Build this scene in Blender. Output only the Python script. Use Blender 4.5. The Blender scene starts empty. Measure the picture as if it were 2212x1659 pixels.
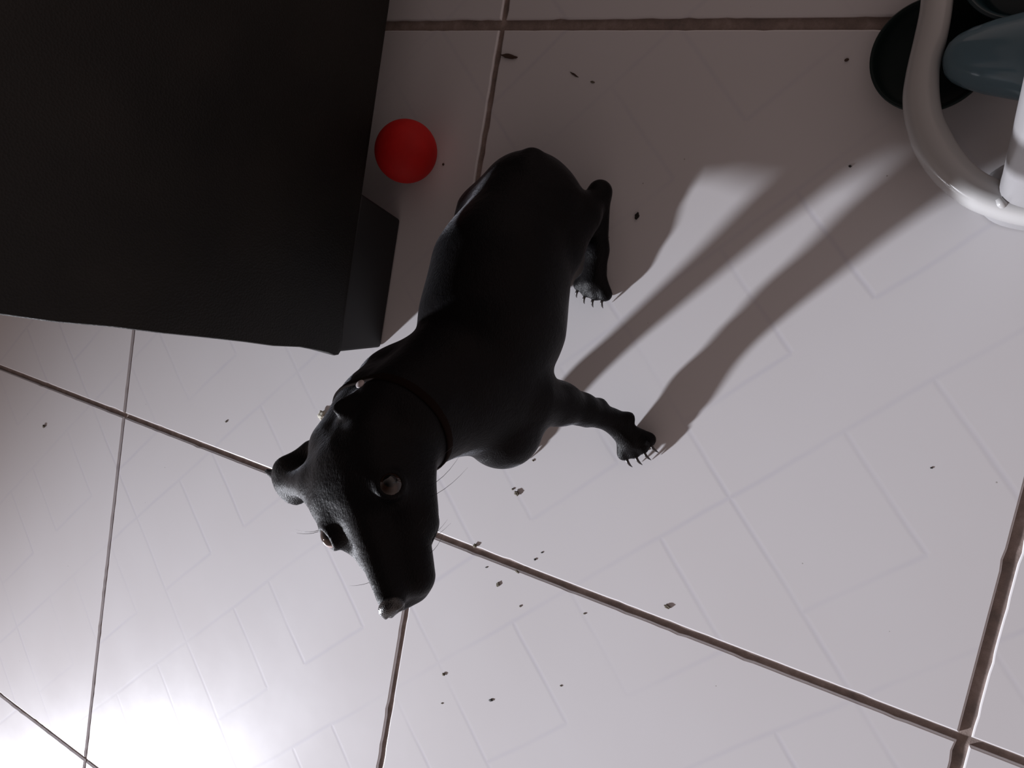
import bpy, bmesh, math, random
import numpy as np
from mathutils import Vector, Matrix
try:
    import openvdb as vdb
except ImportError:
    import pyopenvdb as vdb

scene = bpy.context.scene
COL = scene.collection

# ------------------------------------------------------------------ camera
W, H = 2212, 1659
FPX = 1755.88
CAM = np.array([1.15416, 0.32376, 0.79584])
def _rot(w):
    w = np.array(w); t = np.linalg.norm(w); k = w / t
    K = np.array([[0, -k[2], k[1]], [k[2], 0, -k[0]], [-k[1], k[0], 0]])
    return np.eye(3) + math.sin(t) * K + (1 - math.cos(t)) * K @ K
RC = _rot([-8.13e-2, .5333, .2044])
cam_data = bpy.data.cameras.new('camera')
cam = bpy.data.objects.new('camera', cam_data)
COL.objects.link(cam)
cam_data.sensor_fit = 'HORIZONTAL'
cam_data.sensor_width = 36.0
cam_data.lens = FPX / W * 36.0
cam_data.clip_start = 0.01
M4 = Matrix.Identity(4)
for i in range(3):
    for j in range(3):
        M4[i][j] = RC[i, j]
    M4[i][3] = CAM[i]
cam.matrix_world = M4
scene.camera = cam

def at(x, y, z=0.0):
    """world point seen at photo pixel (x, y) at height z"""
    d = RC @ np.array([(x - W / 2) / FPX, -(y - H / 2) / FPX, -1.0])
    return CAM + (z - CAM[2]) / d[2] * d
def mpp(p):
    """metres per photo pixel at a world point"""
    return -(RC.T @ (np.array(p) - CAM))[2] / FPX

# ------------------------------------------------------------------ light
wd = bpy.data.worlds.new('world'); scene.world = wd
wd.use_nodes = True
bg = wd.node_tree.nodes['Background']
bg.inputs[1].default_value = 0.52
# dim room around: unlit ceiling above, walls faintly lit
_t = wd.node_tree
_tc = _t.nodes.new('ShaderNodeTexCoord'); _sx = _t.nodes.new('ShaderNodeSeparateXYZ'); _rp = _t.nodes.new('ShaderNodeValToRGB')
_t.links.new(_tc.outputs['Generated'], _sx.inputs[0]); _t.links.new(_sx.outputs[2], _rp.inputs[0]); _t.links.new(_rp.outputs[0], bg.inputs[0])
_rp.color_ramp.elements[0].position = 0.25; _rp.color_ramp.elements[0].color = (1.0, 0.78, 0.73, 1)
_rp.color_ramp.elements[1].position = 0.95; _rp.color_ramp.elements[1].color = (0.05, 0.042, 0.042, 1)

LAMP = Vector((-2.77, -3.28, 1.29))
def make_lamp():
    ld = bpy.data.lights.new('torch_light', 'SPOT')
    ld.energy = 2500
    ld.color = (0.90, 0.92, 1.0)
    ld.shadow_soft_size = 0.12
    ld.spot_size = math.radians(44)
    ld.spot_blend = 0.9
    lo = bpy.data.objects.new('torch_light', ld); COL.objects.link(lo)
    lo.location = LAMP
    aim = Vector((1.75, -0.35, 0.0)) - LAMP
    lo.rotation_euler = aim.to_track_quat('-Z', 'Y').to_euler()
make_lamp()

scene.view_settings.view_transform = 'Standard'
scene.view_settings.look = 'None'
scene.view_settings.gamma = 1.0
scene.view_settings.use_curve_mapping = False
scene.view_settings.exposure = 0.0

# ------------------------------------------------------------------ helpers
def mat(name, color, rough=0.5, metal=0.0, spec=0.5, **kw):
    m = bpy.data.materials.new(name); m.use_nodes = True
    b = m.node_tree.nodes['Principled BSDF']
    b.inputs['Base Color'].default_value = (*color, 1)
    b.inputs['Roughness'].default_value = rough
    b.inputs['Metallic'].default_value = metal
    b.inputs['Specular IOR Level'].default_value = spec
    for k, v in kw.items():
        b.inputs[k.replace('_', ' ')].default_value = v
    return m
class NT:
    """tiny node builder"""
    def __init__(s, m):
        s.t = m.node_tree; s.n = s.t.nodes; s.bsdf = s.n['Principled BSDF']
    def node(s, typ, **props):
        n = s.n.new(typ)
        for k, v in props.items(): setattr(n, k, v)
        return n
    def put(s, sock, v):
        if isinstance(v, bpy.types.NodeSocket): s.t.links.new(v, sock)
        else: sock.default_value = v
    def m(s, op, a, b=0.0, c=0.0):
        n = s.node('ShaderNodeMath', operation=op)
        s.put(n.inputs[0], a); s.put(n.inputs[1], b); s.put(n.inputs[2], c)
        return n.outputs[0]
    def noise(s, vec, scale, detail=3.0, rough=0.5):
        n = s.node('ShaderNodeTexNoise'); s.put(n.inputs['Vector'], vec)
        n.inputs['Scale'].default_value = scale; n.inputs['Detail'].default_value = detail
        n.inputs['Roughness'].default_value = rough
        return n.outputs['Fac']
    def ramp(s, fac, stops):
        n = s.node('ShaderNodeValToRGB'); e = n.color_ramp.elements
        e[0].position = stops[0][0]; e[0].color = (*stops[0][1], 1)
        e[1].position = stops[-1][0]; e[1].color = (*stops[-1][1], 1)
        for p, c in stops[1:-1]: e.new(p).color = (*c, 1)
        s.put(n.inputs[0], fac); return n.outputs[0]
    def mix(s, fac, a, b):
        n = s.node('ShaderNodeMix', data_type='RGBA')
        s.put(n.inputs[0], fac)
        s.put(n.inputs[6], a if isinstance(a, bpy.types.NodeSocket) else (*a, 1))
        s.put(n.inputs[7], b if isinstance(b, bpy.types.NodeSocket) else (*b, 1))
        return n.outputs[2]
    def bump(s, h, strength, dist):
        n = s.node('ShaderNodeBump'); n.inputs['Strength'].default_value = strength
        n.inputs['Distance'].default_value = dist; s.put(n.inputs['Height'], h)
        s.put(s.bsdf.inputs['Normal'], n.outputs[0])
    def obj(s):
        return s.node('ShaderNodeTexCoord').outputs['Object']

def link(name, me, material=None, parent=None, smooth=True):
    if material is not None: me.materials.append(material)
    if smooth:
        me.polygons.foreach_set('use_smooth', [True] * len(me.polygons))
    o = bpy.data.objects.new(name, me); COL.objects.link(o)
    if parent is not None:
        o.parent = parent
        o.matrix_parent_inverse = Matrix.Translation(-Vector(parent.location))
    return o
def from_bm(name, bm, material=None, parent=None, smooth=True):
    me = bpy.data.meshes.new(name)
    bmesh.ops.recalc_face_normals(bm, faces=bm.faces)
    bm.to_mesh(me); bm.free()
    return link(name, me, material, parent, smooth)
def thing(name, label, cat, loc=(0, 0, 0), group=None):
    o = bpy.data.objects.new(name, None); COL.objects.link(o)
    o.location = loc; o.empty_display_size = 0.05
    o['label'] = label; o['category'] = cat
    if group: o['group'] = group
    return o
def tag(o, label, cat, group=None):
    o['label'] = label; o['category'] = cat
    if group: o['group'] = group
    return o
def auto_sharp(o, deg=35):
    o.data.set_sharp_from_angle(angle=math.radians(deg))
def rounded_box(bm, lo, hi, r, seg=4):
    res = bmesh.ops.create_cube(bm, size=1.0)
    vs = res['verts']
    for v in vs:
        v.co = Vector([lo[i] if v.co[i] < 0 else hi[i] for i in range(3)])
    es = list({e for v in vs for e in v.link_edges})
    out = bmesh.ops.bevel(bm, geom=es, offset=r, segments=seg, profile=0.5, affect='EDGES')
    return out
def sweep(bm, path, ups, prof, closed_prof=True, cap=True):
    """sweep a list of (side, up) profile points along path; ups = up vectors"""
    rings = []
    n = len(path)
    for i, p in enumerate(path):
        a = path[max(i - 1, 0)]; b = path[min(i + 1, n - 1)]
        t = (Vector(b) - Vector(a)).normalized()
        u = Vector(ups[i]); s = t.cross(u).normalized(); u = s.cross(t).normalized()
        pr = prof(i / (n - 1)) if callable(prof) else prof
        rings.append([bm.verts.new(Vector(p) + s * x + u * y) for x, y in pr])
    m = len(rings[0])
    for r0, r1 in zip(rings, rings[1:]):
        for k in range(m):
            bm.faces.new((r0[k], r0[(k + 1) % m], r1[(k + 1) % m], r1[k]))
    if cap:
        bm.faces.new(rings[0]); bm.faces.new(rings[-1])
def tube(bm, pts, radii, seg=8):
    pts = [Vector(p) for p in pts]
    ups = []
    for i in range(len(pts)):
        t = (pts[min(i + 1, len(pts) - 1)] - pts[max(i - 1, 0)]).normalized()
        ups.append(Vector((0, 0, 1)) if abs(t.z) < 0.9 else Vector((1, 0, 0)))
    def prof(f):
        k = f * (len(radii) - 1); i = min(int(k), len(radii) - 2); r = radii[i] + (radii[i + 1] - radii[i]) * (k - i)
        return [(r * math.cos(2 * math.pi * j / seg), r * math.sin(2 * math.pi * j / seg)) for j in range(seg)]
    sweep(bm, pts, ups, prof)
def smooth_path(pts, n=10):
    """Catmull-Rom through pts"""
    P = [np.array(p, float) for p in pts]
    P = [2 * P[0] - P[1]] + P + [2 * P[-1] - P[-2]]
    out = []
    for i in range(1, len(P) - 2):
        for k in range(n):
            t = k / n
            out.append(0.5 * ((2 * P[i]) + (-P[i - 1] + P[i + 1]) * t + (2 * P[i - 1] - 5 * P[i] + 4 * P[i + 1] - P[i + 2]) * t * t
                              + (-P[i - 1] + 3 * P[i] - 3 * P[i + 1] + P[i + 2]) * t ** 3))
    out.append(P[-2])
    return [tuple(p) for p in out]

# ------------------------------------------------------------------ floor
def floor_material():
    m = mat('glazed_tile', (0.66, 0.65, 0.66), rough=0.2, spec=0.30)
    t = NT(m)
    pos = t.node('ShaderNodeTexCoord').outputs['Object']
    mp = t.node('ShaderNodeMapping'); t.put(mp.inputs[0], pos)
    mp.inputs['Rotation'].default_value = (0, 0, math.radians(-45))
    sx = t.node('ShaderNodeSeparateXYZ'); t.put(sx.inputs[0], mp.outputs[0])
    # printed block pattern: 45 degree lines, alternately 127 mm and 86 mm apart
    wob = t.m('MULTIPLY', t.m('SUBTRACT', t.noise(pos, 9, 2), 0.5), 0.006)
    a = t.m('ADD', sx.outputs[0], wob); b = t.m('ADD', sx.outputs[1], wob)
    PER = 0.21213
    def near(v, ph): return t.m('ABSOLUTE', t.m('WRAP', t.m('SUBTRACT', v, ph), PER / 2, -PER / 2))
    def in_wide(v): return t.m('LESS_THAN', t.m('FLOORED_MODULO', t.m('SUBTRACT', v, 0.148), PER), PER - 0.0865)
    wa = in_wide(a); wb = in_wide(b)
    even = t.m('LESS_THAN', t.m('FLOORED_MODULO', t.m('SUBTRACT', a, 0.25), PER * 2), PER)
    def gate(d, g): return t.m('ADD', d, t.m('SUBTRACT', 1.0, g))
    d = near(b, 0.0615)
    d = t.m('MINIMUM', d, gate(near(b, 0.148), wa))
    d = t.m('MINIMUM', d, gate(near(a, 0.0615), wb))
    d = t.m('MINIMUM', d, gate(near(a, 0.148), t.m('MAXIMUM', wb, even)))
    mr = t.node('ShaderNodeMapRange', interpolation_type='SMOOTHSTEP')
    t.put(mr.inputs['Value'], d)
    mr.inputs['From Min'].default_value = 0.0; mr.inputs['From Max'].default_value = 0.0042
    mr.inputs['To Min'].default_value = 1.0; mr.inputs['To Max'].default_value = 0.0
    fade = t.ramp(t.noise(pos, 5.5, 3), [(0.36, (0.25,) * 3), (0.62, (1,) * 3)])
    line = t.m('MULTIPLY', mr.outputs[0], fade)
    base = t.mix(t.noise(pos, 3.2, 4), (0.625, 0.60, 0.60), (0.69, 0.68, 0.70))
    col = t.mix(t.m('MULTIPLY', line, 0.30), base, (0.50, 0.49, 0.57))
    # fine dust specks
    sp = t.node('ShaderNodeTexVoronoi'); t.put(sp.inputs['Vector'], pos); sp.inputs['Scale'].default_value = 38
    dot = t.m('LESS_THAN', sp.outputs['Distance'], 0.028)
    keep = t.m('GREATER_THAN', t.noise(pos, 21, 2), 0.55)
    col = t.mix(t.m('MULTIPLY', t.m('MULTIPLY', dot, keep), 0.55), col, (0.20, 0.17, 0.14))
    t.put(t.bsdf.inputs['Base Color'], col)
    rr = t.node('ShaderNodeMapRange'); t.put(rr.inputs['Value'], t.noise(pos, 6, 6, 0.65))
    rr.inputs['To Min'].default_value = 0.19; rr.inputs['To Max'].default_value = 0.31
    t.put(t.bsdf.inputs['Roughness'], rr.outputs[0])
    t.bump(t.m('MULTIPLY', line, -1.0), 0.10, 0.0006)
    return m
def grout_material():
    m = mat('dirty_grout', (0.12, 0.09, 0.08), rough=0.85)
    t = NT(m); p = t.obj()
    t.put(t.bsdf.inputs['Base Color'], t.ramp(t.noise(p, 42, 5, 0.7), [(0.3, (0.17, 0.135, 0.12)), (0.5, (0.26, 0.20, 0.175)), (0.72, (0.38, 0.30, 0.27))]))
    t.bump(t.noise(p, 700, 4), 0.4, 0.0006)
    return m
def build_floor():
    ug = {-5: .005, -4: .005, -3: .005, -2: .005, -1: .005, 0: .0052, 1: .0072, 2: .0098, 3: .007, 4: .006}
    vg = {-5: .006, -4: .006, -3: .006, -2: .0055, -1: .0055, 0: .0078, 1: .0115, 2: .008, 3: .007}
    bm = bmesh.new()
    rnd = random.Random(4)
    for i in range(-5, 4):
        for j in range(-5, 3):
            x0 = i * .6 + ug[i] / 2; x1 = (i + 1) * .6 - ug[i + 1] / 2
            y0 = j * .6 + vg[j] / 2; y1 = (j + 1) * .6 - vg[j + 1] / 2
            ch = .0016; zb = -.006
            # slightly irregular tile edge, rounded shoulder
            def ring(inset, z, n=60):
                pts = []
                cs = [(x0, y0), (x1, y0), (x1, y1), (x0, y1)]
                for c in range(4):
                    a = cs[c]; b = cs[(c + 1) % 4]
                    for k in range(n):
                        f = k / n
                        x = a[0] + (b[0] - a[0]) * f; y = a[1] + (b[1] - a[1]) * f
                        x += inset * (1 if x < (x0 + x1) / 2 else -1) if abs(x - x0) < 1e-6 or abs(x - x1) < 1e-6 else 0
                        y += inset * (1 if y < (y0 + y1) / 2 else -1) if abs(y - y0) < 1e-6 or abs(y - y1) < 1e-6 else 0
                        w = jit[c][k]
                        if c in (0, 2): y += w * (1 if c == 0 else -1)
                        else: x += w * (-1 if c == 1 else 1)
                        pts.append((x, y, z))
                return pts
            jit = [[0 if k == 0 else (rnd.random() ** 9) * .0012 for k in range(60)] for c in range(4)]
            rings = [ring(0, zb), ring(0, -.0012), ring(.0005, -.0004), ring(ch, 0)]
            vr = [[bm.verts.new(p) for p in r] for r in rings]
            for a, b in zip(vr, vr[1:]):
                for k in range(len(a)):
                    bm.faces.new((a[k], a[(k + 1) % len(a)], b[(k + 1) % len(a)], b[k]))
            bm.faces.new(vr[-1])
    nf = len(bm.faces)
    g = [bm.verts.new(p) for p in ((-3, -3, -.0032), (2.4, -3, -.0032), (2.4, 1.8, -.0032), (-3, 1.8, -.0032))]
    gf = bm.faces.new(g); gf.material_index = 1
    me = bpy.data.meshes.new('floor')
    bmesh.ops.recalc_face_normals(bm, faces=bm.faces)
    if gf.normal.z < 0: gf.normal_flip()
    bm.to_mesh(me); bm.free()
    o = link('floor', me, floor_material(), smooth=False)
    me.materials.append(grout_material())
    o['kind'] = 'structure'
build_floor()

# ------------------------------------------------------------------ sofa
def leather_material():
    m = mat('black_leatherette', (0.012, 0.0105, 0.009), rough=0.55, spec=0.2)
    t = NT(m); p = t.obj()
    t.put(t.bsdf.inputs['Base Color'], t.ramp(t.noise(p, 6, 4), [(0.3, (0.006, 0.0055, 0.005)), (0.7, (0.015, 0.013, 0.011))]))
    v = t.node('ShaderNodeTexVoronoi'); t.put(v.inputs['Vector'], p); v.inputs['Scale'].default_value = 420
    t.bump(t.m('ADD', v.outputs['Distance'], t.m('MULTIPLY', t.noise(p, 7, 3), 3.0)), 0.25, 0.0012)
    return m
def build_sofa():
    lea = leather_material()
    foot_m = mat('black_plastic_foot', (0.004, 0.004, 0.005), rough=0.6)
    X = 0.492
    root = thing('sofa', 'black leatherette sofa end standing on a black block foot, left of the dog', 'sofa', (-0.3, 0.65, 0))
    def lean(z): return 0.0667 * (z - .07)          # the arm's front edge tips back a little
    # arm: extruded side profile (y, z) with rounded corners and a small bulge at the lower front corner
    prof = []
    prof += [(1.05, .07), (.24, .0665), (.212, .063), (.2, .0635), (.1955, .0665), (.1945, .073), (.1975, .084), (.2, .10)]
    for z in (.13, .17, .21, .26, .31, .36, .41, .46, .50, .53):
        prof.append((.1985 + lean(z) + .0012 * math.sin(z * 60), z))
    for a in range(0, 91, 15):
        prof.append((.2 + lean(.53) + .05 - .05 * math.cos(math.radians(a)), .53 + .05 * math.sin(math.radians(a))))
    prof += [(1.0, .58)]
    for a in range(15, 91, 25):
        prof.append((1.0 + .05 * math.sin(math.radians(a)), .53 + .05 * math.cos(math.radians(a))))
    bm = bmesh.new()
    rows = []
    cy = sum(p[0] for p in prof) / len(prof); cz = .32
    for (dx, sc) in ((0, .93), (0, .96), (0, .985), (-.0015, .994), (-.005, .999), (-.012, 1), (-.148, 1), (-.155, .999), (-.16, .99)):
        rows.append([bm.verts.new((X + dx, y + (cy - y) * (1 - sc) * .6, z + (cz - z) * (1 - sc) * .8)) for y, z in prof])
    for a, b in zip(rows, rows[1:]):
        for k in range(len(a)):
            bm.faces.new((a[k], a[(k + 1) % len(a)], b[(k + 1) % len(a)], b[k]))
    bm.faces.new(rows[0]); bm.faces.new(rows[-1])
    o = from_bm('armrest', bm, lea, root); auto_sharp(o, 40)
    bm = bmesh.new()
    rounded_box(bm, (-1.30, .225, .07), (.331, 1.04, .27), .012)
    auto_sharp(from_bm('seat_base', bm, lea, root))
    for k in range(2):
        bm = bmesh.new()
        x0 = -1.29 + k * .81
        rounded_box(bm, (x0, .215, .272), (x0 + .805, .82, .42), .035, 5)
        auto_sharp(from_bm('seat_cushion', bm, lea, root))
    bm = bmesh.new()
    rounded_box(bm, (-1.30, .825, .272), (.331, 1.05, .82), .04, 5)
    auto_sharp(from_bm('backrest', bm, lea, root))
    bm = bmesh.new(); rounded_box(bm, (-1.22, .27, .0), (.40, 1.0, .075), .006)
    auto_sharp(from_bm('hidden_light_block', bm, foot_m, root))  # unseen block added to stop light passing under the sofa
    # block feet: long, slightly tapered
    for (x, y0, y1) in ((X, .207, .37), (X, .88, 1.04)):
        bm = bmesh.new()
        p = [(x + .006, y0, 0), (x + .006, y1 - .002, 0), (x - .075, y1 - .002, 0), (x - .075, y0, 0)]
        q = [(x - .0005, y0 - .008, .071), (x - .0005, y1 + .018, .071), (x - .085, y1 + .018, .071), (x - .085, y0 - .008, .071)]
        a = [bm.verts.new(v) for v in p]; b = [bm.verts.new(v) for v in q]
        bm.faces.new(a); bm.faces.new(b)
        for k in range(4): bm.faces.new((a[k], a[(k + 1) % 4], b[(k + 1) % 4], b[k]))
        bmesh.ops.bevel(bm, geom=list(bm.edges), offset=.004, segments=3, profile=.5, affect='EDGES')
        auto_sharp(from_bm('foot', bm, foot_m, root))
build_sofa()

# ------------------------------------------------------------------ ball
def build_ball():
    c = at(877, 327, .0365)
    m = mat('red_rubber', (0.62, 0.006, 0.004), rough=0.7, spec=0.3)
    t = NT(m); p = t.obj()
    t.bump(t.noise(p, 220, 3), 0.3, 0.001)
    t.put(t.bsdf.inputs['Base Color'], t.mix(t.noise(p, 60, 4), (0.36, 0.0025, 0.002), (0.52, 0.005, 0.004)))
    bm = bmesh.new(); bmesh.ops.create_uvsphere(bm, u_segments=64, v_segments=40, radius=.0365)
    # moulded seam round the ball
    for v in bm.verts:
        d = abs(v.co.normalized().dot(Vector((.3, .2, .93)).normalized()))
        if d < .03: v.co *= .992
    me = bpy.data.meshes.new('ball'); bm.to_mesh(me); bm.free()
    o = link('ball', me, m)
    o.location = c
    tag(o, 'red ball on the floor tucked beside the black sofa', 'ball')
build_ball()

# ------------------------------------------------------------------ dog
def build_sdf(prims, lo, hi, h):
    n = [int(math.ceil((hi[i] - lo[i]) / h)) + 1 for i in range(3)]
    D = np.full(n, 0.05, dtype=np.float32)
    ax = [lo[i] + h * np.arange(n[i]) for i in range(3)]
    for p in prims:
        c, rad, k = p['bb'], p['rad'], p['k']
        s = []
        for i in range(3):
            a = max(0, int((c[0][i] - rad - .03 - lo[i]) / h)); b = min(n[i], int((c[1][i] + rad + .03 - lo[i]) / h) + 2)
            s.append(slice(a, max(b, a)))
        X, Y, Z = np.meshgrid(ax[0][s[0]], ax[1][s[1]], ax[2][s[2]], indexing='ij')
        d = p['f'](X, Y, Z)
        cur = D[tuple(s)]
        if p.get('sub'):
            hh = np.clip(.5 - .5 * (cur + d) / k, 0, 1)
            D[tuple(s)] = cur * (1 - hh) + (-d) * hh + k * hh * (1 - hh)
        else:
            hh = np.clip(.5 + .5 * (cur - d) / k, 0, 1)
            D[tuple(s)] = cur * (1 - hh) + d * hh - k * hh * (1 - hh)
    return D
def cone(a, ra, b, rb, k=.012, sub=False):
    a = np.array(a, float); b = np.array(b, float)
    ba = b - a; L2 = max(float(ba @ ba), 1e-10)
    def f(X, Y, Z):
        t = np.clip(((X - a[0]) * ba[0] + (Y - a[1]) * ba[1] + (Z - a[2]) * ba[2]) / L2, 0, 1)
        t = t + 0
        r = ra + (rb - ra) * t
        return np.sqrt((X - a[0] - ba[0] * t) ** 2 + (Y - a[1] - ba[1] * t) ** 2 + (Z - a[2] - ba[2] * t) ** 2) - r
    return dict(f=f, bb=(np.minimum(a, b), np.maximum(a, b)), rad=max(ra, rb), k=k, sub=sub)
def ball(a, r, k=.012, sub=False): return cone(a, r, np.array(a) + 1e-5, r, k, sub)
def ell(c, axes, rad, k=.008, sub=False):
    c = np.array(c, float); A = np.array(axes, float); A = A / np.linalg.norm(A, axis=1)[:, None]
    R_ = np.array(rad, float)
    def f(X, Y, Z):
        q = [(X - c[0]) * A[i][0] + (Y - c[1]) * A[i][1] + (Z - c[2]) * A[i][2] for i in range(3)]
        k0 = np.sqrt(sum((q[i] / R_[i]) ** 2 for i in range(3))); k1 = np.sqrt(sum((q[i] / R_[i] ** 2) ** 2 for i in range(3))) + 1e-6
        return k0 * (k0 - 1) / k1
    return dict(f=f, bb=(c, c), rad=max(rad), k=k, sub=sub)

def torus(c, n, R_, r, k=.003):
    c = np.array(c, float); n = np.array(n, float)
    def f(X, Y, Z):
        dx, dy, dz = X - c[0], Y - c[1], Z - c[2]
        h = dx * n[0] + dy * n[1] + dz * n[2]
        q = np.sqrt(np.maximum(dx * dx + dy * dy + dz * dz - h * h, 0)) - R_
        return np.sqrt(q * q + h * h) - r
    return dict(f=f, bb=(c, c), rad=R_ + r, k=k)

# head frame: forward, left, up (world)
HO = at(772, 1100, .31)
HF = RC @ np.array([.36, -.74, .57]); HF /= np.linalg.norm(HF)
HL = RC @ np.array([.70, .60, .337]); HL -= HF * (HL @ HF); HL /= np.linalg.norm(HL)
HU = np.cross(HF, HL)
def hd(f, l, u): return HO + HF * f + HL * l + HU * u

def P(x, y, z, rpx):
    p = at(x, y, z); return p, rpx * mpp(p)
EYES = [(0.0005, .034, -.0045), (0.0005, -.034, -.0045)]
def toe_paw(center, ang, toes, r=.0075, spread=.0105, length=.014):
    """toe centres in front of a paw"""
    out = []
    d = np.array([math.cos(ang), math.sin(ang), 0]); s = np.array([-d[1], d[0], 0])
    for k in range(4):
        q = (k - 1.5)
        out.append((np.array(center) + d * (length - abs(q) * .003) + s * q * spread + np.array([0, 0, -center[2] + r]), d, s, q))
    return out
FB = at(1362, 948, .012)
FB_ang = math.atan2(*(at(1385, 985, .008) - at(1348, 915, .008))[:2][::-1])
FR = np.array([.705, .137, .012])
HB = at(1283, 606, .012)
HR = at(985, 590, .012)
def dog_prims():
    p = []
    rump, rr = P(1140, 440, .066, 112)
    mid, rm = P(1082, 590, .118, 142)
    bar, rb = P(1063, 700, .136, 150)
    sho, rs = P(1035, 815, .152, 134)
    che, rc_ = P(1085, 925, .135, 88)
    nb, rnb = P(960, 850, .19, 128)
    nk, rnk = P(880, 900, .235, 112)
    p += [cone(rump, rr, mid, rm, .02), cone(mid, rm, bar, rb, .02), cone(bar, rb, sho, rs, .02),
          cone(sho, rs, che, rc_, .02), cone(sho, rs * .85, nb, rnb, .02), cone(nb, rnb, nk, rnk, .02),
          cone(nk, rnk, hd(-.045, 0, -.022), .042, .02)]
    # right shoulder blade and withers
    a, r = P(868, 822, .185, 76); p.append(ball(a, r, .025))
    # loose skin at the right side of the neck, up to the back of the ear
    a, r = P(838, 835, .205, 70); b, q = P(812, 880, .235, 76); c, w = P(742, 968, .266, 74)
    p += [cone(a, r, b, q, .015), cone(b, q, c, w, .015)]
    p.append(cone((.715, .375, .035), .030, (.668, .325, .02), .016, .012))      # unseen mass added under the belly to block stray light
    p.append(cone((.702, .345, .030), .025, (.702, .298, .022), .017, .010))  # second unseen mass, added against the light sliver by the hock
    # tail root
    a, r = P(1150, 338, .085, 15); b, _ = P(1140, 375, .10, 15); p.append(cone(a, r, b, r, .012))
    # left thigh, shank, metatarsus, paw
    hip, r1 = P(1185, 455, .075, 78); kn, r2 = P(1212, 540, .082, 44)
    p.append(cone(hip, r1, kn, r2, .018))
    hock, r3 = P(1296, 415, .024, 23)
    p.append(cone(kn, r2 * .8, hock, r3, .012))
    mt, r4 = P(1290, 540, .016, 23)
    p.append(cone(hock, r3, mt, r4, .008)); p.append(cone(mt, r4, HB, .0135, .008))
    ph = P(1250, 470, .05, 42); p.append(cone(kn, r2 * .7, ph[0], ph[1], .015))
    # right thigh and hidden hind foot
    hip, r1 = P(1055, 470, .07, 74); kn, r2 = P(1010, 560, .075, 52)
    p.append(cone(hip, r1, kn, r2, .018))
    hock = at(1030, 470, .022); p.append(cone(kn, r2 * .7, hock, .013, .012)); p.append(cone(hock, .012, HR, .011, .008))
    a, r = P(1055, 470, .040, 66); p.append(ball(a, r, .015)); a, r = P(1120, 450, .045, 80); p.append(ball(a, r, .015))  # low hidden hip masses added to keep light from leaking through
    # left foreleg
    s, r1 = P(1150, 862, .125, 62); el, r2 = P(1208, 872, .088, 45); fa, r2b = P(1258, 884, .06, 33)
    wr, r3 = P(1322, 908, .028, 24)
    p += [cone(s, r1, el, r2, .014), cone(el, r2, fa, r2b, .01), cone(fa, r2b, wr, r3, .008), cone(wr, r3, FB, .0135, .006)]
    a, r = P(1296, 873, .040, 13); p.append(ball(a, r, .008))      # carpal bump
    a, r = P(1266, 908, .052, 12); p.append(ball(a, r, .006))
    a, r = P(1358, 903, .020, 14); p.append(ball(a, r, .008))
    # right foreleg (behind the chest, seen as a shadow)
    s = np.array([.700, .205, .135]); el = np.array([.692, .185, .095]); wr = np.array([.697, .155, .035])
    p += [cone(s, .030, el, .018, .014), cone(el, .018, wr, .0105, .01), cone(wr, .0105, FR, .012, .006)]
    # toes
    for (c, ang, r) in ((FB, FB_ang, .0078), (FR, -1.3, .0075), (HB, -1.75, .0078), (HR, -1.6, .007)):
        for (t, d, sd, q) in toe_paw(c, ang, 4, r):
            p.append(cone(np.array(c) + sd * q * .005, .0085, t, r, .003))
    # ---- head
    for s in (1, -1):
        p.append(ball(hd(-.032, s * .014, -.022), .040, .012))
        p.append(ball(hd(-.004, s * .026, -.015), .0195, .010))            # socket mass
        p.append(cone(hd(-.024, s * .028, -.002), .011, hd(-.006, s * .028, -.003), .009, .012))   # brow
        p.append(cone(hd(-.03, s * .031, -.036), .025, hd(.02, s * .022, -.037), .019, .012))   # cheek
        p.append(cone(hd(.025, s * .015, -.031), .0185, hd(.064, s * .0115, -.028), .0155, .008))  # flews
        # ear: folded flap lying back and out
        if s < 0:      # right ear: rounded flap out to the side
            base = hd(-.052, -.036, -.004); c_ = at(628, 1040, .279)
            a1 = RC @ np.array([.25, -1.0, -.1]); a2 = RC @ np.array([-1, -.25, -.45]); a3 = np.cross(a1, a2)
            p.append(ell(c_, [a1, a2, a3], (.0225, .0185, .0075), .010))
            p.append(cone(base, .018, c_, .010, .012))
            p.append(cone(at(672, 975, .270), .010, at(622, 1012, .276), .008, .010))
            p.append(cone(c_, .009, at(576, 1018, .274), .0026, .005))
        else:          # left ear: folded back against the neck
            base = hd(-.052, .034, -.002); tip = hd(-.086, .060, -.022)
            a1 = HF * .9 - HL * .1; a2 = tip - base; a3 = np.cross(a1, a2)
            mid_ = base * .4 + tip * .6
            p.append(ell(mid_, [a1, a2, a3], (.018, .024, .0065), .010))
            p.append(cone(base, .015, mid_, .009, .012))
    p.append(cone(hd(-.005, 0, -.010), .020, hd(.072, 0, -.009), .0120, .012))      # bridge
    p.append(cone(hd(-.01, 0, -.045), .022, hd(.066, 0, -.038), .0105, .010))        # lower jaw
    p.append(ball(hd(.079, 0, -.008), .0100, .004))                                  # nose mass
    for s in (1, -1):                                                   # eyelid rims
        e = np.array(EYES[0 if s > 0 else 1]); ax = HL * s * .62 + HU * .62 + HF * .30; ax /= np.linalg.norm(ax)
        p.append(ball(hd(*e) - ax * .0015, .0118, .004))
        p.append(torus(hd(*e) + ax * .0052, ax, .0103, .0023, .003))
        p.append(ball(hd(*e) + ax * .0085, .0076, .0015, sub=True))
    # mouth line
    for s in (1, -1):
        p.append(cone(hd(.070, s * .010, -.0345), .0016, hd(.02, s * .036, -.047), .0016, .002, sub=True))
    return p
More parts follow.
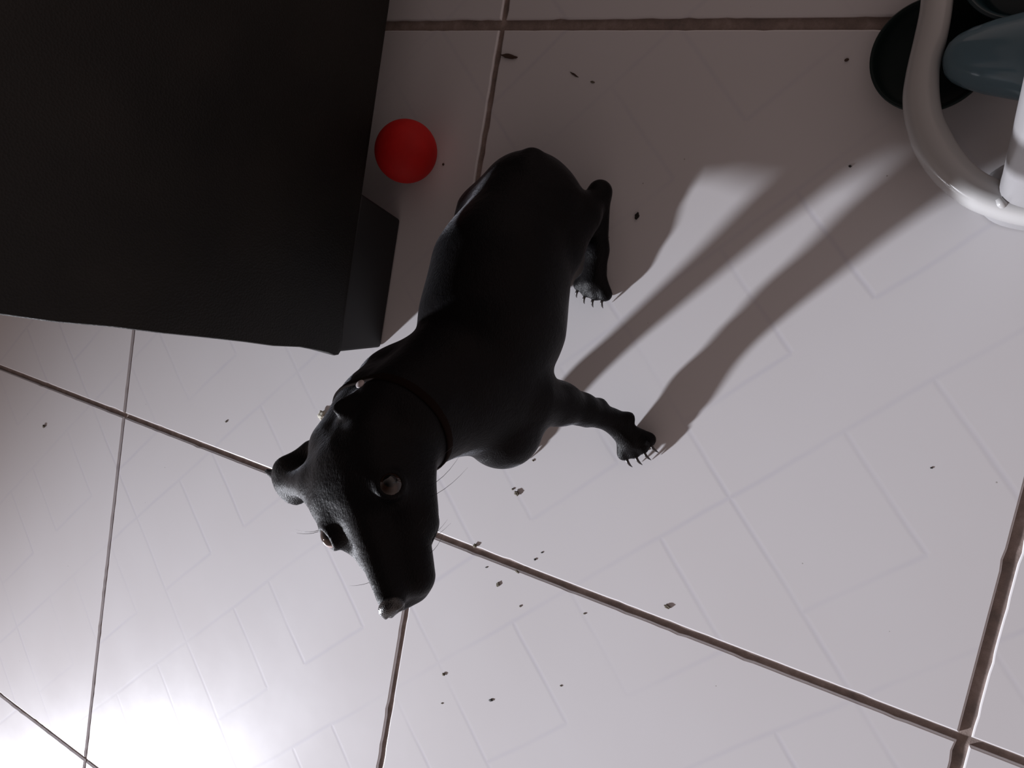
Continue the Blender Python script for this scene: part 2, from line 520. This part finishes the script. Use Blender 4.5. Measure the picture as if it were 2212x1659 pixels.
def fur_material():
    m = mat('black_short_coat', (0.010, 0.010, 0.012), rough=0.48, spec=0.07)
    t = NT(m); p = t.obj()
    b = t.bsdf
    b.inputs['Sheen Weight'].default_value = 0.16
    b.inputs['Sheen Roughness'].default_value = 0.22
    b.inputs['Sheen Tint'].default_value = (0.9, 0.92, 1.0, 1)
    t.put(b.inputs['Base Color'], t.mix(t.noise(p, 30, 4), (0.003, 0.003, 0.004), (0.006, 0.005, 0.005)))
    st = t.node('ShaderNodeMapping'); t.put(st.inputs[0], p); st.inputs['Scale'].default_value = (900, 300, 700)
    t.bump(t.m('ADD', t.noise(st.outputs[0], 1.0, 2), t.m('MULTIPLY', t.noise(p, 90, 3), 1.5)), 0.5, 0.0012)
    return m
def eye_material():
    m = mat('dog_eye', (0.012, 0.008, 0.006), rough=0.03, spec=0.5)
    b = m.node_tree.nodes['Principled BSDF']
    b.inputs['Specular IOR Level'].default_value = 0.5
    t = NT(m)
    tc = t.node('ShaderNodeTexCoord').outputs['Object']
    nz = t.node('ShaderNodeVectorMath', operation='NORMALIZE'); t.put(nz.inputs[0], tc)
    sx = t.node('ShaderNodeSeparateXYZ'); t.put(sx.inputs[0], nz.outputs[0])
    # local +Z is the gaze: pupil, dark iris, pale sclera rim
    col = t.ramp(sx.outputs[2], [(0.0, (0.50, 0.38, 0.36)), (0.44, (0.45, 0.34, 0.32)), (0.50, (0.014, 0.007, 0.004)), (0.86, (0.020, 0.009, 0.005)), (0.90, (0.002, 0.002, 0.002))])
    t.put(t.bsdf.inputs['Base Color'], col)
    return m
def build_dog():
    prims = dog_prims()
    lo = np.array([.54, -.06, -.004]); hi = np.array([.95, .53, .40]); h = .0019
    D = build_sdf(prims, lo, hi, h)
    zz = lo[2] + h * np.arange(D.shape[2])
    D = np.maximum(D, (0.0006 - zz)[None, None, :].astype(np.float32))      # flat soles on the floor
    g = vdb.FloatGrid(); g.background = 0.05; g.copyFromArray(D.astype(np.float32))
    pts, quads = g.convertToQuads(0.0)
    pts = lo + h * pts
    root = thing('dog', 'small black short-coated dog sitting on the tiles, head turned up toward the viewer', 'dog', (.74, .28, 0))
    me = bpy.data.meshes.new('body')
    me.from_pydata(pts.tolist(), [], [tuple(int(i) for i in q) for q in quads[:, ::-1]])
    me.validate(); me.update()
    bm = bmesh.new(); bm.from_mesh(me)
    # keep only the main connected piece
    seen = set(); best = []
    for v in bm.verts:
        if v in seen: continue
        comp = [v]; seen.add(v); k = 0
        while k < len(comp):
            for e in comp[k].link_edges:
                o2 = e.other_vert(comp[k])
                if o2 not in seen: seen.add(o2); comp.append(o2)
            k += 1
        if len(comp) > len(best):
            best = comp
    bs = set(best)
    bmesh.ops.delete(bm, geom=[v for v in bm.verts if v not in bs], context='VERTS')
    for _ in range(3): bmesh.ops.smooth_vert(bm, verts=bm.verts, factor=.4, use_axis_x=True, use_axis_y=True, use_axis_z=True)
    bmesh.ops.recalc_face_normals(bm, faces=bm.faces)
    bm.to_mesh(me); bm.free()
    fur = fur_material()
    body = link('body', me, fur, root)
    # nose leather
    nm = mat('nose_leather', (0.010, 0.010, 0.011), rough=0.32, spec=0.6)
    t = NT(nm); v = t.node('ShaderNodeTexVoronoi'); t.put(v.inputs['Vector'], t.obj()); v.inputs['Scale'].default_value = 900
    t.bump(v.outputs['Distance'], 0.5, 0.0006)
    np_ = [ell(hd(.0855, 0, -.004), [HF, HL, HU], (.0065, .0105, .0085), .003),
           ball(hd(.0885, .0065, -.006), .0036, .003), ball(hd(.0885, -.0065, -.006), .0036, .003)]
    for s in (1, -1):
        np_.append(cone(hd(.0930, s * .0050, -.0055), .0018, hd(.0905, s * .0105, -.0085), .0014, .0015, sub=True))
    lo2 = hd(.0855, 0, -.004) - .02; D2 = build_sdf(np_, lo2, lo2 + .04, .0006)
    g2 = vdb.FloatGrid(); g2.background = .05; g2.copyFromArray(D2.astype(np.float32)); q, f = g2.convertToQuads(0.0)
    me2 = bpy.data.meshes.new('nose'); me2.from_pydata((lo2 + .0006 * q).tolist(), [], [tuple(int(i) for i in a) for a in f[:, ::-1]])
    bm = bmesh.new(); bm.from_mesh(me2)
    for _ in range(2): bmesh.ops.smooth_vert(bm, verts=bm.verts, factor=.4, use_axis_x=True, use_axis_y=True, use_axis_z=True)
    bmesh.ops.recalc_face_normals(bm, faces=bm.faces); bm.to_mesh(me2); bm.free()
    link('nose', me2, nm, root)
    # eyes
    em = eye_material()
    for e, s in zip(EYES, (1, -1)):
        bm = bmesh.new(); bmesh.ops.create_uvsphere(bm, u_segments=48, v_segments=32, radius=.0112)
        for v in bm.verts:
            if v.co.z > .0085: v.co.z += (v.co.z - .0085) * .25     # cornea
        me = bpy.data.meshes.new('eye'); bm.to_mesh(me); bm.free()
        o = link('eye', me, em, root)
        c = Vector(hd(*e))
        gaze = (Vector(CAM + np.array([-.05, .16, .05])) - c).normalized() * .8 + Vector(HL * s * .35) + Vector(HU * .2) - Vector(HF * .1)
        o.rotation_mode = 'QUATERNION'; o.rotation_quaternion = gaze.to_track_quat('Z', 'Y')
        o.location = c
    # claws
    cm = mat('claw_horn', (0.03, 0.025, 0.024), rough=0.4)
    for (c, ang, r, ln) in ((FB, FB_ang, .0078, 1.0), (HB, -1.75, .0078, .9), (FR, -1.3, .0075, .8), (HR, -1.6, .007, .8)):
        for (tt, d, sd, q) in toe_paw(c, ang, 4, r):
            bm = bmesh.new()
            a = tt + d * r * .7 + np.array([0, 0, .001])
            path = [a, a + d * .004 * ln + np.array([0, 0, .0006]), a + d * .0075 * ln + np.array([0, 0, -.0018]) + sd * q * .0004, a + d * .0105 * ln + np.array([0, 0, -.0058]) + sd * q * .0006]
            tube(bm, smooth_path(path, 4), [.0019, .0016, .0012, .0003], 8)
            from_bm('claw', bm, cm, root)
    # collar: band wrapped round the base of the neck
    from mathutils.bvhtree import BVHTree
    bvh = BVHTree.FromPolygons([v.co for v in body.data.vertices], [tuple(p_.vertices) for p_ in body.data.polygons])
    cc = Vector(at(858, 930, .240)); nn = (Vector(at(815, 985, .275)) - Vector(at(950, 840, .19))).normalized()
    e1 = nn.cross(Vector((0, 0, 1))).normalized(); e2 = nn.cross(e1)
    ringp = []
    for k in range(96):
        a = 2 * math.pi * k / 96; d = e1 * math.cos(a) + e2 * math.sin(a)
        hit = bvh.ray_cast(cc, d)
        ringp.append((hit[0] - cc).length if hit[0] else .05)
    for _ in range(4): ringp = [(ringp[k - 1] + ringp[k] * 2 + ringp[(k + 1) % 96]) / 4 for k in range(96)]
    bm = bmesh.new(); rg = []
    for k in range(96):
        a = 2 * math.pi * k / 96; d = e1 * math.cos(a) + e2 * math.sin(a); r0 = ringp[k]
        rg.append([bm.verts.new(cc + d * (r0 + x) + nn * y) for x, y in ((-.001, -.004), (.0006, -.0042), (.0012, -.003), (.0014, 0), (.0012, .003), (.0006, .0042), (-.001, .004))])
    for k in range(96):
        a, b = rg[k], rg[(k + 1) % 96]
        for q in range(7): bm.faces.new((a[q], a[(q + 1) % 7], b[(q + 1) % 7], b[q]))
    cmat = mat('brown_collar', (0.007, 0.0035, 0.0025), rough=0.9, spec=0.05)
    co = from_bm('collar', bm, cmat, root); co['label'] = 'narrow dark brown collar'
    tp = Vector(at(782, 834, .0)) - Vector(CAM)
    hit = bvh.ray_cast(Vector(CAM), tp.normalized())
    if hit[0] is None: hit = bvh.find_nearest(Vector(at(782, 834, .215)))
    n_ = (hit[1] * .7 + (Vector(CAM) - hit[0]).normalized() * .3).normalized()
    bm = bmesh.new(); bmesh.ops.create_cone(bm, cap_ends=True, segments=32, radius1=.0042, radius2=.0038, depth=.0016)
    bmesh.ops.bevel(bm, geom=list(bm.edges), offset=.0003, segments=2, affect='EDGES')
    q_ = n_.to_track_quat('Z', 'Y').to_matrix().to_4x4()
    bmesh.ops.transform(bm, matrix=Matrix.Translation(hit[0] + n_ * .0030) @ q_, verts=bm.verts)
    tg = from_bm('lit_spot_disc', bm, mat('painted_lit_spot', (.40, .36, .36), rough=.5), co)  # pale disc added to paint in the lit spot on the neck
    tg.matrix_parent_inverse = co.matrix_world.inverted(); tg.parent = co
    tg['label'] = 'small pale round disc added for the lit spot on the neck' 
    # whiskers: fine tapered hairs
    wm = mat('whisker_hair', (0.012, 0.011, 0.012), rough=0.4)
    rnd = random.Random(11)
    def hairs(name, starts):
        for (f, l, u, dv, ln) in starts:
            bm = bmesh.new()
            a = hd(f, l, u); d = HF * dv[0] + HL * dv[1] + HU * dv[2]; d = d / np.linalg.norm(d)
            bend = (-HF * .35 + HU * rnd.uniform(-.2, .2))
            pts = [a + d * ln * k / 5 + bend * ln * (k / 5) ** 2 for k in range(6)]
            tube(bm, pts, [.00022, .00016, .00004], 5)
            from_bm(name, bm, wm, root)
    st = []
    for k in range(9):
        st.append((rnd.uniform(.03, .068), .022, rnd.uniform(-.036, -.022), (rnd.uniform(-.1, .5), 1, rnd.uniform(-.5, .3)), rnd.uniform(.014, .03)))
    for k in range(7):
        st.append((rnd.uniform(.03, .07), -.022, rnd.uniform(-.036, -.022), (rnd.uniform(-.1, .5), -1, rnd.uniform(-.5, .3)), rnd.uniform(.012, .024)))
    st.append((-.018, .052, -.040, (.1, 1, -.2), .034)); st.append((.002, .046, -.036, (.1, 1, -.2), .038)); st.append((.010, .041, -.036, (.2, 1, -.2), .040))
    st.append((-.004, -.040, .006, (-.2, -1, .3), .022)); st.append((-.006, -.040, .004, (-.3, -1, .1), .026))
    hairs('whisker', st)
build_dog()

# ------------------------------------------------------------------ white stand, dish, cup (top right)
def build_stand():
    pm = mat('white_plastic', (0.40, 0.395, 0.39), rough=0.22, spec=0.4)
    t = NT(pm); t.put(t.bsdf.inputs['Roughness'], t.m('ADD', t.m('MULTIPLY', t.noise(t.obj(), 30, 4), .18), .14))
    root = thing('plastic_stand', 'white plastic stand with a rounded base rim and upright post at the top right', 'stand', tuple(at(2190, 445, 0)))
    outer = [(1998, -120), (1990, -40), (1984, 20), (1972, 78), (1954, 157), (1947, 219), (1958, 282), (1976, 329), (2013, 382), (2070, 430), (2129, 458), (2212, 480), (2330, 492), (2450, 480)]
    inner = [(2062, -130), (2062, -60), (2056, 10), (2045, 69), (2030, 130), (2028, 188), (2036, 240), (2056, 283), (2084, 326), (2120, 362), (2165, 385), (2222, 398), (2320, 404), (2420, 396)]
    zt = .050
    po = smooth_path([tuple(at(x, y, zt)) for x, y in outer], 8); pi = smooth_path([tuple(at(x, y, zt)) for x, y in inner], 8)
    bm = bmesh.new(); rings = []
    for a, b in zip(po, pi):
        a = Vector(a); b = Vector(b); s = b - a; w = s.length; sh = s.normalized(); up = Vector((0, 0, 1))
        ring = []
        # rounded shell profile: outer skirt, dome, inner lip
        for (x, z) in ((.04, -.030), (.0, -.022), (-.005, -.012), (.02, -.004), (.08, .0015), (.18, .005), (.35, .0065), (.55, .0055), (.75, .0025), (.90, -.0015), (.98, -.006), (1.0, -.012), (.97, -.020), (.90, -.024), (.8, -.016), (.5, -.010), (.25, -.012), (.12, -.028)):
            ring.append(bm.verts.new(a + sh * w * x + up * z))
        rings.append(ring)
    m = len(rings[0])
    for r0, r1 in zip(rings, rings[1:]):
        for k in range(m): bm.faces.new((r0[k], r0[(k + 1) % m], r1[(k + 1) % m], r1[k]))
    bm.faces.new(rings[0]); bm.faces.new(rings[-1])
    from_bm('base_rim', bm, pm, root)
    # upright post: flattened column
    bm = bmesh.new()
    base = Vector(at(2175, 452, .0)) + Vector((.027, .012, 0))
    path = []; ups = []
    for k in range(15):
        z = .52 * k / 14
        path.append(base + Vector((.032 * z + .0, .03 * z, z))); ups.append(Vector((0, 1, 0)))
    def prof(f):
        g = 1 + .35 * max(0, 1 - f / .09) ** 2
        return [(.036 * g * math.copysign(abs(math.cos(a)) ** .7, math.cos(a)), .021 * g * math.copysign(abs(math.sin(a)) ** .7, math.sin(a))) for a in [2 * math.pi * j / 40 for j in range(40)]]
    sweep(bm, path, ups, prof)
    gm = mat('white_plastic_shaded', (0.27, 0.265, 0.27), rough=0.3, spec=0.4)  # same white plastic as the rim, shade put into its colour to tame the post
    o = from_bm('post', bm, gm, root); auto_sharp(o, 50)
    # small moulded rib where post and rim meet
    bm = bmesh.new()
    a = at(2158, 428, .056); b = at(2172, 452, .050)
    tube(bm, [a, (a + b) / 2 + np.array([0, 0, .002]), b], [.003, .004, .003], 10)
    from_bm('rib', bm, pm, root)
    # feet under the rim
    for (x, y) in ((2000, 330), (2110, 425)):
        bm = bmesh.new()
        c = at(x + 22, y, .03)
        bmesh.ops.create_cone(bm, cap_ends=True, segments=24, radius1=.006, radius2=.007, depth=.040, matrix=Matrix.Translation((c[0], c[1], .020)))
        o = from_bm('foot', bm, pm, root); auto_sharp(o)
build_stand()

def build_dish():
    dm = mat('dark_green_plastic', (0.006, 0.016, 0.015), rough=0.55, spec=0.3)
    c = at(2012, 118, .012)
    bm = bmesh.new()
    prof = [(0, .004), (.030, .004), (.040, .0045), (.0435, .009), (.0455, .014), (.047, .0155), (.0485, .014), (.0475, .008), (.044, .0015), (.040, 0), (.02, 0), (0, 0)]
    n = 72; rings = []
    for r, z in prof:
        if r == 0: rings.append([bm.verts.new((0, 0, z))])
        else: rings.append([bm.verts.new((r * math.cos(2 * math.pi * k / n), r * math.sin(2 * math.pi * k / n), z)) for k in range(n)])
    for a, b in zip(rings, rings[1:]):
        for k in range(n):
            q = (k + 1) % n
            if len(a) == 1: bm.faces.new((a[0], b[k], b[q]))
            elif len(b) == 1: bm.faces.new((a[k], a[q], b[0]))
            else: bm.faces.new((a[k], a[q], b[q], b[k]))
    o = from_bm('dish', bm, dm)
    o.location = (c[0], c[1], 0)
    tag(o, 'round dark green plastic dish on the floor under the white stand', 'dish')
build_dish()

def build_bowl():
    m = mat('dark_teal_plastic', (0.012, 0.030, 0.036), rough=0.35, spec=0.4)
    c = at(2222, -62, .02)
    prof = [(0, .005), (.028, .005), (.033, .010), (.043, .045), (.0455, .0465), (.0475, .0455), (.0475, .043), (.045, .042), (.036, .004), (.033, 0), (0, 0)]
    n = 64; bm = bmesh.new(); rings = []
    for r, z in prof:
        rings.append([bm.verts.new((r * math.cos(2 * math.pi * k / n), r * math.sin(2 * math.pi * k / n), z)) for k in range(n)] if r else [bm.verts.new((0, 0, z))])
    for a, b in zip(rings, rings[1:]):
        for k in range(n):
            q = (k + 1) % n
            if len(a) == 1: bm.faces.new((a[0], b[k], b[q]))
            elif len(b) == 1: bm.faces.new((a[k], a[q], b[0]))
            else: bm.faces.new((a[k], a[q], b[q], b[k]))
    o = from_bm('bowl', bm, m); o.location = (c[0], c[1], 0); auto_sharp(o, 50)
    tag(o, 'dark teal bowl at the very top right corner, behind the teal cup', 'bowl')
build_bowl()

def build_cup():
    cm = mat('teal_clear_plastic', (0.22, 0.34, 0.40), rough=0.12, spec=0.5)
    b = cm.node_tree.nodes['Principled BSDF']
    b.inputs['Transmission Weight'].default_value = 0.55; b.inputs['IOR'].default_value = 1.3
    # cup lying on its side across the dish: closed rounded end at the left, open rim to the right
    a = at(2040, 128, .034); e = at(2290, 118, .050)
    ax = Vector(e - a).normalized(); L = (Vector(e) - Vector(a)).length
    up = Vector((0, 0, 1)); s = ax.cross(up).normalized(); u2 = s.cross(ax)
    prof = [(0, 0), (.001, .008), (.004, .014), (.010, .019), (.020, .0235), (.035, .028), (.060, .033), (L, .037), (L + .001, .038), (L, .039), (.0, .0)]
    outer = [(0, 0.0001), (.001, .008), (.004, .014), (.010, .019), (.020, .0235), (.035, .028), (.060, .033), (L, .036)]
    inner = [(L, .0348), (.060, .0318), (.035, .0268), (.020, .0223), (.011, .0175), (.006, .012), (.0035, .006), (.0032, .0001)]
    n = 64; bm = bmesh.new(); rings = []
    for x, r in outer + inner:
        rings.append([bm.verts.new(Vector(a) + ax * x + (s * math.cos(2 * math.pi * k / n) + u2 * math.sin(2 * math.pi * k / n)) * r) for k in range(n)])
    for r0, r1 in zip(rings, rings[1:]):
        for k in range(n): bm.faces.new((r0[k], r0[(k + 1) % n], r1[(k + 1) % n], r1[k]))
    bm.faces.new(rings[0]); bm.faces.new(rings[-1])
    o = from_bm('plastic_cup', bm, cm)
    tag(o, 'translucent teal plastic cup lying behind the white rim on the green dish', 'cup')
build_cup()

# ------------------------------------------------------------------ crumbs on the floor
def build_crumbs():
    dk = mat('dry_crumb', (0.10, 0.085, 0.06), rough=0.9)
    t = NT(dk); t.put(t.bsdf.inputs['Base Color'], t.mix(t.noise(t.obj(), 400, 3), (0.05, 0.045, 0.035), (0.22, 0.19, 0.14)))
    bk = mat('dark_crumb', (0.012, 0.010, 0.008), rough=0.7)
    br = mat('brown_twig', (0.06, 0.035, 0.025), rough=0.9)
    rnd = random.Random(3)
    def crumb(x, y, w, h_, ang, m, label, cat='crumb', name='food_crumb', group='crumbs scattered on the tiles'):
        p = at(x, y, .001); k = mpp(p)
        bm = bmesh.new(); bmesh.ops.create_icosphere(bm, subdivisions=3, radius=1)
        ph = rnd.random() * 10
        for v in bm.verts:
            c = v.co.copy()
            f = 1 + .22 * math.sin(c.x * 4 + ph) * math.cos(c.y * 5 + ph) + .15 * math.sin(c.z * 7 + ph * 2) + rnd.uniform(-.07, .07)
            v.co = Vector((c.x * f * w * k / 2, c.y * f * h_ * k / 2, c.z * f * min(w, h_) * k * .22))
        zmin = min(v.co.z for v in bm.verts)
        me = bpy.data.meshes.new(name); bm.to_mesh(me); bm.free()
        o = link(name, me, m, smooth=False)
        o.location = (p[0], p[1], -zmin); o.rotation_euler = (0, 0, math.radians(ang))
        tag(o, label, cat, group)
    crumb(1376, 467, 9, 15, -12, bk, 'small black curled crumb in the shade right of the hind paw')
    crumb(1116, 1066, 12, 9, -20, dk, 'larger grey crumb right of the muzzle, below the chest')
    crumb(1107, 1057, 5, 4, 10, dk, 'tiny grey speck just up and left of a larger crumb beside the chest')
    crumb(1026, 1179, 9, 8, 30, dk, 'pale grey crumb on the upper lip of the diagonal joint by the whiskers')
    crumb(1117, 1235, 11, 5, -20, dk, 'flat grey crumb on the lower edge of the diagonal joint')
    crumb(1075, 1263, 7, 10, -10, dk, 'upright grey crumb below the diagonal joint right of the nose')
    crumb(1441, 1311, 13, 8, 0, dk, 'largest grey crumb, alone above the diagonal joint in the middle tile')
    crumb(1060, 1513, 10, 5, 25, bk, 'dark elongated crumb on the lowest middle tile')
    crumb(958, 1457, 7, 6, 0, dk, 'pale round crumb near the bottom, left of the dark elongated one')
    crumb(1170, 1194, 5, 3, 30, bk, 'upper dark speck of a pair just above the diagonal joint')
    crumb(1155, 1209, 5, 4, 20, bk, 'lower dark speck of a pair just above the diagonal joint')
    crumb(1050, 1226, 6, 2.5, 25, bk, 'thin dark sliver below the diagonal joint by the whiskers')
    crumb(1262, 1326, 6, 3, 15, dk, 'tiny speck just under the middle of the diagonal joint')
    crumb(1123, 1310, 4, 4, 0, dk, 'tiny round speck below the upright grey crumb')
    crumb(1211, 1482, 5, 3, 0, dk, 'tiny pale speck in the lower middle tile')
    crumb(954, 1520, 5, 2.5, 10, dk, 'faint speck right of the vertical joint near the bottom edge')
    crumb(1151, 995, 5, 3.5, -30, dk, 'tiny grey speck beside the lower curve of the chest')
    crumb(2012, 1011, 5, 3, 0, bk, 'tiny dark speck in the large tile at the right')
    crumb(1829, 129, 9, 6, 20, br, 'reddish brown crumb in the shade left of the green dish')
    crumb(1836, 359, 6, 5, 0, bk, 'small dark speck left of the white stand')
    crumb(957, 355, 5, 5, 0, br, 'tiny brown speck right of the red ball')
    crumb(95, 921, 8, 7, 0, dk, 'faint grey speck on the leftmost tile')
    crumb(488, 911, 6, 4, 20, dk, 'small grey speck above the diagonal joint left of the dog')
    crumb(697, 897, 20, 17, 40, mat('pale_crumb', (.50, .48, .40), rough=.8), 'pale olive crumb peeking out behind the back of the neck')
    crumb(1240, 161, 22, 3.5, -25, br, 'thin straw-like sliver in the shade above the dog', 'straw', 'straw', None)
    crumb(1280, 177, 10, 4, -10, dk, 'short faint sliver at the end of the straw-like one above the dog', 'straw', 'straw', None)
    crumb(1101, 122, 40, 9, -6, br, 'dark brown twig poking out of the vertical joint above the dog', 'twig', 'twig', None)
build_crumbs()
